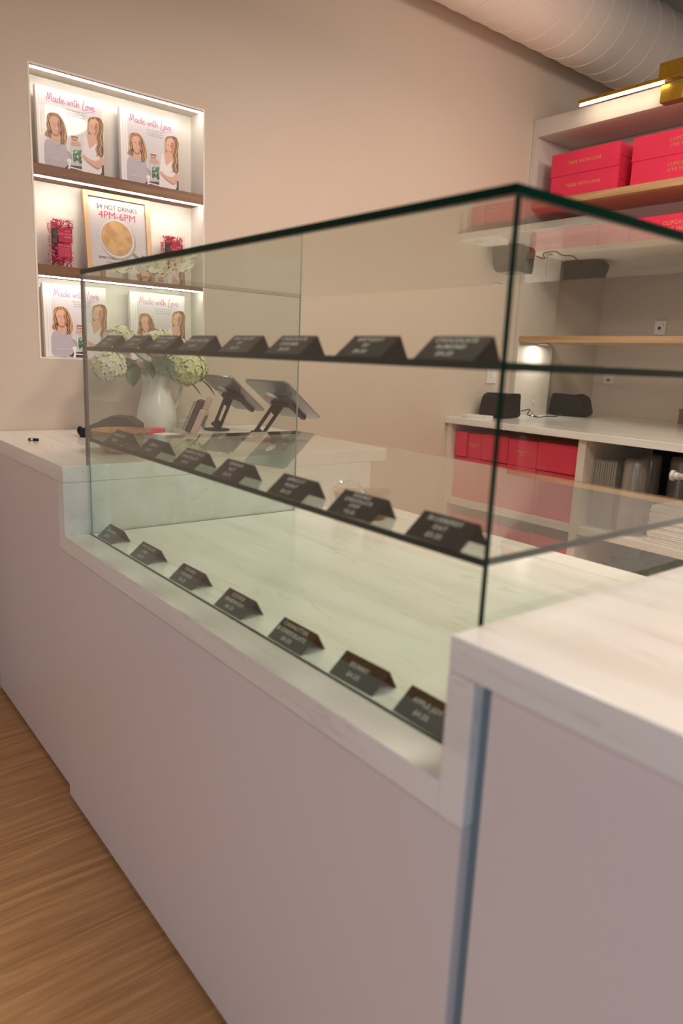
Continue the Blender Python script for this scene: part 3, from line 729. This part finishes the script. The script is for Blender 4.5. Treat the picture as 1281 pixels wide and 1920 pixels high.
# business cards, pink card pack
t=thing('card_pack','small hot pink card pack lying beside the jug foot','card pack',(-2.42,.49,CT))
m=MB(PINK); m.box(-.028,.028,-.045,.045,0,.030,bev=.0008); m.build('sleeve',t)
m=MB(PAPER); m.box(-.026,.026,-.0462,-.0452,.001,.028); m.build('card_edges',t)
m=MB(PAPER)
for k in range(12): m.box(-.05,.05,-.035,.035,.0016*k,.0016*k+.0013,M=Matrix.Rotation(.05*k-.2,4,'Z'))
o=m.build('paper_slips'); o.location=(-2.31,.515,CT+.0001); tag(o,'loose white paper slips in front of the pink card pack','paper')
m=MB(BLACK); m.prism(rrect(.032,.014,.004),0,.008,bev=.0015); m.use(ALU); m.box(-.006,.002,-.0075,.0075,.002,.0086)
o=m.build('key_fob'); o.location=(-2.41,.087,CT); o.rotation_euler=(0,0,.75); tag(o,'tiny black fob lying alone near the front of the left worktop','fob')

# brochure holder beside first tablet
BRN=mat('dark_brown_card',(.07,.035,.028),.45); BLUSH=mat('blush_card',(.66,.44,.40),.5)
t=thing('brochure_holder','clear tilted holder of brown and blush brochures left of the tablets','brochure holder',(-2.455,.655,CT),rz=math.radians(51))
lean=Matrix.Translation((0,0,.009))@Matrix.Rotation(math.radians(23),4,'Y')
m=MB(BRN); m.box(-.010,.012,-.03,.045,.004,.128,M=lean,bev=.001); m.build('brown_brochures',t)
m=MB(BLUSH); m.box(.0135,.036,-.03,.045,.004,.100,M=lean,bev=.001); m.build('blush_brochures',t)
m=MB(BLUSH); m.box(.014,.032,.002,.044,.101,.150,M=lean); m.build('tall_card',t)
m=MB(CLEARP); m.box(-.020,-.0175,-.036,.051,0,.118,M=lean); m.box(.0365,.039,-.036,.051,0,.085,M=lean); m.box(-.0174,.0364,-.036,.051,0,.0028,M=lean); m.build('clear_pocket',t)
m=MB(WHITE); m.box(-.05,.05,-.045,.045,0,.030,bev=.003); m.box(-.042,.042,-.038,.038,.0302,.034,bev=.001)
o=m.build('receipt_tray'); o.location=(-2.655,.765,CT); tag(o,'flat white tray lying on the worktop behind the brochure holder','tray')

# tablets on stands
LPINK2=mat('bubblegum_pink_sticker',(.75,.20,.32),.4)
SCREEN=mat('tablet_screen_glass',(.02,.02,.022),.08,coat=.6)
def tablet(center,a,tilt,w,h,foot,label,sticker):
    t=thing('tablet_on_stand',label,'tablet',(foot[0],foot[1],CT+.0004),group='tablets on black stands')
    O=Vector((foot[0],foot[1],CT)); c=Vector(center)-O
    X=Vector((math.cos(a),math.sin(a),0)); Y=Vector((math.sin(a)*math.cos(tilt),-math.cos(a)*math.cos(tilt),math.sin(tilt)))
    # the tablet's back looks at the camera: local Z of this frame = X x Y
    M=frame(c,X,Y)
    zback=-1 if M.to_3x3().col[2].dot(Vector((.8,-.6,0)))<0 else 1
    Zb=M.to_3x3().col[2]*zback
    Mb=Matrix(((X.x*zback,Y.x,Zb.x,c.x),(X.y*zback,Y.y,Zb.y,c.y),(X.z*zback,Y.z,Zb.z,c.z),(0,0,0,1)))   # +z = back side
    m=MB(TABBACK); m.prism(rrect(w,h,.012),-.0035,.0035,Mb,bev=.0012); m.build('tablet_body',t)
    m=MB(SCREEN); m.prism(rrect(w-.008,h-.008,.009),-.0044,-.0038,Mb); m.build('screen',t)
    m=MB(CLEARP); m.prism(rrect(w+.008,h+.008,.015),-.0036,.0015,Mb); m.build('clear_case',t)
    m=MB(PWHITE,LPINK2); m.flat(ell(-.028,.033,.013,.022,20,.5),Mb,.0044)
    if sticker: m.use(LPINK2)
    m.flat(ell(-.064,-.003,.013,.025,20,.5),Mb,.0044); m.build('logo_sticker',t,recalc=False)
    hub=c+Zb*.020+Y*.012
    m=MB(BLACK); m.prism(rrect(.040,.075,.006),.0042,.013,Mb@Matrix.Translation((.018*zback,.0,0)),bev=.001); m.build('clamp_plate',t)
    m=MB(BLACK); m.prism(rrect(.020,h*.52,.004),.0042,.012,Mb@Matrix.Translation((.018*zback,-h*.24,0)),bev=.001); m.build('support_bar',t)
    m=MB(BLACK); side=X*zback
    m.tube([hub-side*.026,hub+side*.026],.014,18); m.tube([hub-side*.034,hub+side*.034],.009,14); m.build('hinge',t)
    # slotted arm from foot to hub
    base=Vector((0,0,.012)); ax=(hub-base); L=ax.length; Ya=ax.normalized(); Xa=(side-Ya*side.dot(Ya)).normalized(); Ma=frame(base,Xa,Ya)
    m=MB(BLACK); w2=.021; th=.0035
    m.box(-w2,-w2+.012,.0,L,-th,th,M=Ma,bev=.001); m.box(w2-.012,w2,.0,L,-th,th,M=Ma,bev=.001)
    m.box(-w2+.012,w2-.012,0,L*.20,-th,th,M=Ma); m.box(-w2+.012,w2-.012,L*.70,L,-th,th,M=Ma); m.build('slotted_arm',t)
    m=MB(BLACK); m.lathe([(.001,0),(.050,0),(.052,.003),(.050,.006),(.012,.008),(.001,.008)],36,caps=False); m.tube([Vector((0,0,.012))-Xa*.027,Vector((0,0,.012))+Xa*.027],.008,14); m.build('round_foot',t)
    return t
tablet((-2.494,.871,1.124),.277,.60,.165,.235,(-2.560,.835),'silver tablet on black stand, left one behind the glass case',False)
tablet((-2.113,.852,1.125),.353,.534,.178,.254,(-2.205,.800),'silver tablet with pink sticker on black stand, right one',True)

# wrapped portion cups on the deck
t=thing('paper_cup','translucent tan cup at the rear of the stone deck behind the middle shelf','cup',(-1.625,.880,WT+.0002))
CUPT=pane_mat('tan_translucent_cup',(.80,.68,.57),.25,1.4)
m=MB(CUPT); m.lathe([(.001,.001),(.030,.001),(.031,.004),(.042,.088),(.0455,.090),(.0455,.093),(.041,.0925),(.0405,.086),(.0295,.006),(.001,.004)],36,caps=False); m.build('cup_wall',t)
t=thing('wrapped_cup_stack','kraft cups in crinkled clear wrap beside the translucent tan cup','wrapped cups',(-1.735,.850,WT+.0002))
m=MB(KRAFT)
m.lathe([(.001,0),(.030,0),(.041,.070),(.044,.072),(.044,.075),(.040,.0745),(.029,.004),(.001,.003)],32,caps=False); m.build('cup',t)
m=MB(FILM); rnd=random.Random(3); R=10
bmesh.ops.create_icosphere(m.bm,subdivisions=4,radius=.055,matrix=Matrix.Translation((.004,0,.054))@Matrix.Diagonal((1.0,1,.95,1)))
for v in m.bm.verts:
    n=(v.co-Vector((.004,0,.054))); k=1+.10*math.sin(9*n.x*20+7*n.z*15)+.07*math.sin(37*n.y*10+51*n.z*6)+rnd.uniform(-.03,.03)
    v.co=Vector((.004,0,.054))+n*k; v.co.z=max(v.co.z,.0005)
m.build('clear_wrap',t)

# ------------------------------------------------------------------ back counter
BCT=.992; BCY=2.34
slab('worktop','pale stone worktop of the back counter under the black printers',(XW+.001,1.2,BCY,YB-.001,BCT-.034,BCT))
cabY=2.362
t=thing('back_cabinet','cream open cabinet full of pink boxes under the back worktop','cabinet',(XW,cabY,0))
def L2(x): return x-XW
D=.62
top=BCT-.0345
for nm,(x0,x1) in (('side_panel',(XW+.001,-2.690)),('divider',(-1.893,-1.853)),('divider',(-.85,-.81)),('side_panel',(1.15,1.19))):
    m=MB(CAB); m.box(L2(x0),L2(x1),0,D,.0,top,bev=.001); 
    if x0<-1.8 and x0>-2:
        m.use(TOE)
        for yy in (.05,.11):
            for k in range(8): m.lathe([(.0025,0),(.0025,.0006)],10,frame((L2(x1),yy,.60+.04*k),(0,1,0),(0,0,1)))
    m.build(nm,t)
for x0,x1 in ((-2.6895,-1.8935),(-1.8525,-.8505)):
    m=MB(CAB); m.box(L2(x0),L2(x1),.002,D,.512,.546,bev=.001); m.build('shelf',t)
    m=MB(CAB); m.box(L2(x0),L2(x1),.002,D,.060,.094,bev=.001); m.build('shelf',t)
m=MB(CAB); m.box(L2(-2.6895),L2(-1.8545),D+.0005,D+.012,.0,top); m.build('back_panel',t)
m=MB(BLACK); m.box(L2(-1.8525),L2(1.15),D+.0005,D+.012,.0,top); m.build('shade_black_back_panel',t)  # painted black to stand in for the deep shade of the open bay
gp='pink bakery boxes in the back cabinet'
def bakery_box(x0,x1,yf,z0,z1,depth,label,group,lines=None,ts=.02,cx=.5,name='bakery_box'):
    w=x1-x0; h=z1-z0
    t=thing(name,label,'box',(x0,yf,z0),group=group)
    m=MB(PINK); m.box(0,w,0,depth,0,h,bev=.0012)
    if lines:
        m.use(GOLDT); n=len(lines)
        for i,s in enumerate(lines):
            m.text(s,ts,frame((w*cx,-.0004,h*.5+(n-1)*ts*.55-i*ts*1.1),(1,0,0),(0,0,1)),spacing=1.15,bold=.0002)
    m.build('box_body',t,recalc=False)
    m=MB(PINKD); m.box(w+.0002,w+.0012,.02,depth-.02,h*.45,h*.47); m.build('side_fold',t)
    return t
cols=[(-2.683,-2.600),(-2.596,-2.505),(-2.500,-2.325),(-2.318,-2.140),(-2.134,-1.900)]
nms=['narrow pink box at the far left','pink box, second from the left','pink box, third from the left','pink box, fourth from the left','wide pink box beside the divider']
for ri,(z0,z1,rl) in enumerate(((.781,.917,'top row of the back cabinet'),(.5465,.779,'row just above the cabinet middle shelf'),(.300,.452,'upper row under the cabinet middle shelf'),(.0945,.298,'bottom row of the back cabinet'))):
    for ci,(x0,x1) in enumerate(cols):
        if ri==3 and ci<3: continue
        bakery_box(x0,x1,2.392+.003*((ci*7+ri*3)%4),z0,z1-.004*((ci+ri)%2),.30,f'{nms[ci]} in the {rl}',gp,['MADE WITH','LOVE'] if ri==0 and ci in (1,3) else None,.012)
# clear lids, cup towers
gl='clear plastic clamshells standing in the cabinet'
proto=None
for k in range(9):
    if proto is None:
        m=MB(FROST); m.prism([(0,0),(.10,0),(.10,.26),(.085,.325),(.015,.325),(0,.26)],0,.0012,frame((0,0,0),(0,1,0),(0,0,1)))
        m.prism([(0,.26),(.10,.26),(.10,.264),(0,.264)],.0012,.008,frame((0,0,0),(0,1,0),(0,0,1)))
        m.prism([(0,.0),(.003,0),(.003,.32),(0,.32)],.0012,.009,frame((0,0,0),(0,1,0),(0,0,1)))
        proto=m.build('clamshell'); proto.location=(-1.832,2.43,.5465); o=proto
    else:
        o=proto.copy(); COL.objects.link(o); o.location=(-1.832+.0118*k,2.43+.001*(k%3),.5465)
    tag(o,'clear clamshell in the upright row left of the cup towers','clamshell',gl)
def cup_tower(x,y,r,h,label):
    t=thing('cup_tower',label,'cups',(x,y,.5465),group='towers of clear plastic cups')
    for k,(dz) in enumerate((0,.012,.024,.036)):
        m=MB(FROST2); H=h-.036
        m.lathe([(r,dz),(r*1.04,dz+.003),(r*.97,dz+.010),(r*.90,dz+H*.93),(r*.80,dz+H),(r*.2,dz+H),(r*.2,dz+H-.002),(r*.78,dz+H-.003),(r*.88,dz+H*.92),(r*.95,dz+.01),(r,dz)],36,caps=False); m.build('cup',t)
cup_tower(-1.650,2.47,.062,.345,'large clear cup tower beside the upright clamshells')
cup_tower(-1.545,2.68,.060,.355,'clear cup tower at the right of the cabinet opening')
cup_tower(-1.690,2.66,.056,.350,'clear cup tower standing at the back of the opening')
m=MB(PWHITE); m.tube([(-1.400,2.352,.859),(-.86,2.352,.859)],.0125,20); m.tube([(-1.432,2.352,.859),(-1.418,2.352,.859)],.022,20); m.tube([(-1.418,2.352,.859),(-1.400,2.352,.859)],.015,20)
tag(m.build('white_rail'),'white round rail with a knob end across the cabinet opening','rail')
t=thing('paper_stack','tall stack of white sheets on the cabinet middle shelf','paper stack',(-1.510,2.372,.5465))
rnd=random.Random(4)
for k in range(20):
    m=MB(PAPER); o_=rnd.uniform(-.006,.006); m.box(-.005+o_,.30+o_,-.0+rnd.uniform(-.003,.003),.25,.0085*k,.0085*k+.0068,bev=.0006); m.build('sheet_bundle',t)
# crumpled bags lower shelf
t=thing('plastic_bag_heap','crumpled clear plastic bags lying in the lower cabinet opening','plastic bags',(-1.45,2.62,.0945))
FILM2=pane_mat('grey_clear_film',(.72,.70,.68),.2,1.6)
for s in range(3):
    m=MB(FILM2); rnd=random.Random(20+s)
    bmesh.ops.create_icosphere(m.bm,subdivisions=4,radius=.15,matrix=Matrix.Diagonal((1.3,.9,1.0,1)))
    for v in m.bm.verts:
        n=v.co.copy(); k=1+.12*math.sin(31*n.x+s*2)+.10*math.sin(43*n.y+29*n.z)+.08*math.sin(71*n.z+50*n.x)+rnd.uniform(-.05,.05)
        v.co=n*k+Vector((-.17+.24*s,.0,.165+.02*s)); v.co.z=max(v.co.z,.001); v.co.y=max(v.co.y,-.2)
    m.build('bag',t)
m=MB(BLACK); m.box(-1.845,-.87,2.40,2.9,.0945,.10); 

# ------------------------------------------------------------------ upper shelf unit
UY0,UY1=2.88,3.215
t=thing('shelf_unit','tall white shelf unit holding pink boxes above the back counter','shelf unit',(XW,UY0,BCT))
def UB(x0,x1,y0,y1,z0,z1,mt,nm,bev=.001):
    m=MB(mt); m.box(x0-XW,x1-XW,y0-UY0,y1-UY0,z0-BCT,z1-BCT,bev=bev); return m.build(nm,t)
UXE=.6
UB(XW+.002,-2.693,UY0,UY1,BCT+.0003,2.600,UNITW,'side_panel')
UB(UXE-.03,UXE,UY0,UY1,BCT+.0003,2.600,UNITW,'side_panel')
UB(-2.6925,UXE-.0305,UY0,UY0+.02,2.512,2.600,UNITW,'top_fascia')
UB(-2.6925,UXE-.0305,UY0+.021,UY1,2.512,2.532,UNITW,'top_board')
UB(-2.6925,UXE-.0305,UY1-.012,UY1,1.88,2.511,UNITW,'back_panel')
UB(-2.6925,UXE-.0305,UY0,UY1-.013,2.142,2.178,OAKX,'oak_shelf')
UB(-2.6925,UXE-.0305,UY0,UY1-.013,1.876,1.911,OAKX,'oak_shelf')
UB(-2.6925,UXE-.0305,UY0,UY1,1.418,1.452,OAKX,'oak_shelf')
# puck light under the lowest shelf
t2=thing('puck_light','small round light under the lowest oak shelf, beside its side panel','light',(-2.625,3.03,1.4175))
m=MB(ALU); m.lathe([(.001,0),(.034,0),(.034,-.010),(.027,-.010),(.027,-.004),(.001,-.004)],28,caps=False); m.build('housing',t2)
m=MB(SPOTE); m.lathe([(.001,-.0045),(.026,-.0045),(.026,-.0065),(.001,-.0065)],28,caps=False); m.build('lens',t2)
gu='pink cake boxes on the top oak shelf'
z=2.1785
bakery_box(-2.585,-2.185,2.895,z,z+.110,.27,'lower pink cake box at the left of the top oak shelf',gu,['MADE WITH LOVE'],.022)
bakery_box(-2.590,-2.188,2.892,z+.1106,z+.224,.27,'upper pink cake box at the left of the top oak shelf',gu,['MADE WITH LOVE'],.022)
bakery_box(-2.108,-1.700,2.890,z,z+.108,.27,'lower pink cake box under the brass bracket, top oak shelf',gu,['CUPCAKES','LIVE HERE'],.022,.60)
bakery_box(-2.112,-1.702,2.888,z+.1086,z+.219,.27,'upper pink cake box under the brass bracket, top oak shelf',gu,['CUPCAKES','LIVE HERE'],.022,.60)
bakery_box(-1.62,-1.22,2.890,z,z+.110,.27,'pink cake box right of the bracket on the top oak shelf',gu,None)
gm='pink boxes on the middle oak shelf'
z=1.9115
xs=[(-2.680,-2.47),(-2.462,-2.26),(-2.252,-2.085),(-2.075,-1.72),(-1.70,-1.36),(-1.35,-1.02)]
ml=['pink box at the left end of the middle oak shelf, behind the glass','pink box second from the left on the middle oak shelf','pink box third from the left on the middle oak shelf','pink box lettered CUPCAKES HERE on the middle oak shelf','pink box right of the CUPCAKES HERE box','rightmost pink box on the middle oak shelf']
for (x0,x1),l in zip(xs,ml):
    bakery_box(x0,x1,2.895,z,z+.108,.27,l,gm,['CUPCAKES','LIVE HERE'] if 'lettered' in l else None,.026,.66)
# brass picture light on the fascia
t=thing('picture_light','brass picture light bar glowing on the white fascia above the pink boxes','lamp',(-2.0,UY0,2.56))
m=MB(BRASS); m.box(-.385,.50,-.095,-.070,.028,.044,bev=.002); m.build('bar_hood',t)
m=MB(LAMPE); m.tube([(-.380,-.0825,.0215),(.06,-.0825,.0215)],.0042,12); m.build('light_tube',t)
m=MB(LAMPE); m.tube([(.16,-.0825,.0215),(.50,-.0825,.0215)],.0042,12); m.build('light_tube',t)
m=MB(BRASS); m.box(.035,.145,-.060,-.0005,-.055,.022,bev=.003); m.build('bracket',t)
m=MB(BRASS); m.box(.020,.170,-.068,-.0005,.046,.115,bev=.003); m.build('upper_block',t)

# ------------------------------------------------------------------ things on the back counter
BLED=emit_mat('blue_indicator_light',(.15,.25,1.0),8.0); CYAN=emit_mat('cyan_indicator_light',(.2,.7,1.0),4.0)
def receipt_printer(loc,rz,label,led):
    t=thing('receipt_printer',label,'printer',loc,rz,'black receipt printers on the back counter')
    Mp=frame((0,0,0),(0,1,0),(0,0,1))
    m=MB(BLACK); m.prism(smooth_poly([(-.10,.004),(-.10,.075),(-.085,.115),(-.05,.132),(.02,.136),(.085,.134),(.097,.12),(.10,.06),(.10,.004)],3),-.072,.072,Mp,bev=.002); m.build('housing',t)
    m=MB(BLACK); m.box(-.066,.066,-.105,-.088,.030,.075,bev=.003); m.build('paper_door',t)
    m=MB(BLACK); m.box(-.060,.060,.100,.110,.006,.11,bev=.003); m.build('rear_cover',t)
    m=MB(DARKP if False else KEYM); m.box(-.062,.062,-.06,.04,.1345,.138,bev=.001); m.build('lid',t)
    m=MB(BLED if led else CYAN); m.box(.040,.046,-.1068,-.1052,.022,.027); m.box(-.050,-.046,-.1068,-.1052,.034,.038); m.build('status_light',t)
    for sx in (-1,1):
        for sy in (-1,1):
            m=MB(BLACK); m.lathe([(.008,0),(.008,.004)],12,Matrix.Translation((sx*.055,sy*.08,0))); m.build('foot',t)
    return t
receipt_printer((-2.610,2.665,BCT),math.radians(12),'black receipt printer with a blue light at the near end',True)
receipt_printer((-2.595,3.325,BCT),math.radians(100),'black receipt printer behind the white side panel',False)
t=thing('receipt_spike','chrome spike with a round base standing between the two printers','receipt spike',(-2.615,2.97,BCT))
m=MB(CHROME); m.lathe([(.001,0),(.030,0),(.030,.004),(.012,.010),(.001,.011)],28,caps=False); m.build('base',t)
m=MB(CHROME); m.tube([(0,0,.010),(0,0,.125)],[.0028,.0012],8); m.build('needle',t)
m=MB(BLACK); m.tube(smooth_poly([(-2.56,2.79,1.03),(-2.53,2.83,1.04),(-2.55,2.84,1.01),(-2.52,2.90,.9965),(-2.56,3.03,.9965),(-2.53,3.09,.998),(-2.54,3.16,1.015),(-2.56,3.235,1.015)],6,closed=False),.003,8)
tag(m.build('power_cable'),'thin black cable looping between the two receipt printers','cable')
m=MB(PAPER)
for k in range(4): m.box(-.07,.07,-.05,.05,.004*k,.004*k+.0035,M=Matrix.Rotation(.05*k,4,'Z'))
o=m.build('note_pad'); o.location=(-2.60,2.46,BCT+.0001); tag(o,'low pale note pad on the back counter before the near printer','note pad')
t=thing('wall_sensor','small white wall control with a black dot above the lowest oak shelf','wall control',(-2.305,YB,1.503))
m=MB(PWHITE); m.box(-.036,.036,-.022,-.0004,0,.085,bev=.005); m.build('body',t)
m=MB(BLACK); m.lathe([(.010,0),(.010,.0010)],16,frame((0,-.0223,.040),(1,0,0),(0,0,1))); m.build('lens',t)
m=MB(ROSE); m.box(.018,.026,-.0226,-.0221,.055,.062); m.build('red_mark',t)
t=thing('light_switch','cream light switch plate on the niche wall behind the case','light switch',(XW,2.70,1.175))
m=MB(WHITE); m.box(.0003,.006,-.038,.038,-.0,.115,bev=.001); m.build('plate',t)
m=MB(WHITE); m.box(.0062,.010,-.010,.010,.035,.080,bev=.001); m.build('rocker',t)
t=thing('wall_socket','pale wall socket plate on the back wall above the worktop','socket',(-2.615,YB,1.19))
m=MB(WHITE); m.box(-.038,.038,-.006,-.0003,0,.115,bev=.001); m.build('plate',t)
m=MB(PINKD); m.box(-.012,.012,-.009,-.0062,.02,.035); m.build('red_button',t)
t=thing('wooden_box','small dark wooden box at the right end of the back counter','box',(-2.03,3.62,BCT))
m=MB(WALNUT); m.box(0,.14,-.06,.06,0,.075,bev=.002); m.build('box_body',t)
m=MB(WALNUT); m.box(-.003,.143,-.063,.063,.0753,.085,bev=.002); m.build('lid',t)

# ------------------------------------------------------------------ light
def area(name,loc,size,power,col,target=None,sy=None,spread=None):
    l=bpy.data.lights.new(name,'AREA'); l.energy=power; l.color=col; l.size=size
    if sy: l.shape='RECTANGLE'; l.size_y=sy
    else: l.shape='DISK'
    if spread: l.spread=math.radians(spread)
    o=bpy.data.objects.new(name,l); link(o); o.location=loc
    d=Vector(target if target else (loc[0],loc[1],0))-Vector(loc)
    o.rotation_euler=d.to_track_quat('-Z','Y').to_euler(); return o
WARM=(1.0,.80,.66); WARM2=(1.0,.84,.74)
area('ceiling_lamp',(-1.25,.75,2.6),.45,40,WARM)
area('ceiling_lamp',(-.1,.25,2.6),.45,30,WARM2)
area('ceiling_lamp',(-1.2,1.9,2.6),.45,30,WARM,target=(-2.0,2.0,1))
area('ceiling_lamp',(-.2,2.4,2.6),.45,28,WARM2,target=(-.9,3.2,1))
area('ceiling_lamp',(-.6,-1.9,2.7),.5,20,WARM)
area('ceiling_lamp',(.9,.5,2.6),.5,26,WARM2)
area('window_and_fill_light',(1.8,-2.1,.9),1.4,46,(.47,.72,1.0),target=(.4,.0,.2),sy=1.8)  # cool daylight from the unseen window on the right
area('window_and_fill_light',(-.4,-4.3,1.5),3.0,46,(1.0,.82,.78),target=(-.6,.2,.5),sy=2.2)  # added warm fill for the counter fronts, not daylight
w=bpy.data.worlds.new('room_ambience'); SC.world=w; w.use_nodes=True
w.node_tree.nodes['Background'].inputs['Color'].default_value=(1.0,.84,.74,1); w.node_tree.nodes['Background'].inputs['Strength'].default_value=.09

# ------------------------------------------------------------------ camera
yaw,pitch,roll,f=.88809798,-.20965555,.04369436,1337.84
cy_,sy_=math.cos(yaw),math.sin(yaw)
F=Vector((-sy_*math.cos(pitch),cy_*math.cos(pitch),math.sin(pitch))); Rt=Vector((cy_,sy_,0)); U=Rt.cross(F)
c_,s_=math.cos(roll),math.sin(roll); R2=Rt*c_+U*s_; U2=U*c_-Rt*s_
cam=bpy.data.cameras.new('camera'); co=bpy.data.objects.new('camera',cam); link(co)
Mc=Matrix.Identity(4)
for i in range(3): Mc[i][0]=R2[i]; Mc[i][1]=U2[i]; Mc[i][2]=-F[i]
Mc.translation=Vector((0,-.58,1.2702)); co.matrix_world=Mc
cam.sensor_fit='VERTICAL'; cam.sensor_height=36; cam.sensor_width=24; cam.lens=f/1920*36
cam.clip_start=.02; cam.dof.use_dof=True; cam.dof.focus_distance=2.6; cam.dof.aperture_fstop=2.8
SC.camera=co
SC.view_settings.view_transform='Standard'; SC.view_settings.look='None'; SC.view_settings.gamma=1; SC.view_settings.exposure=-0.85
SC.view_settings.use_curve_mapping=False
SC.cycles.use_denoising=True; SC.cycles.max_bounces=14; SC.cycles.transparent_max_bounces=40; SC.cycles.diffuse_bounces=5; SC.cycles.glossy_bounces=8
SC.cycles.sample_clamp_indirect=6
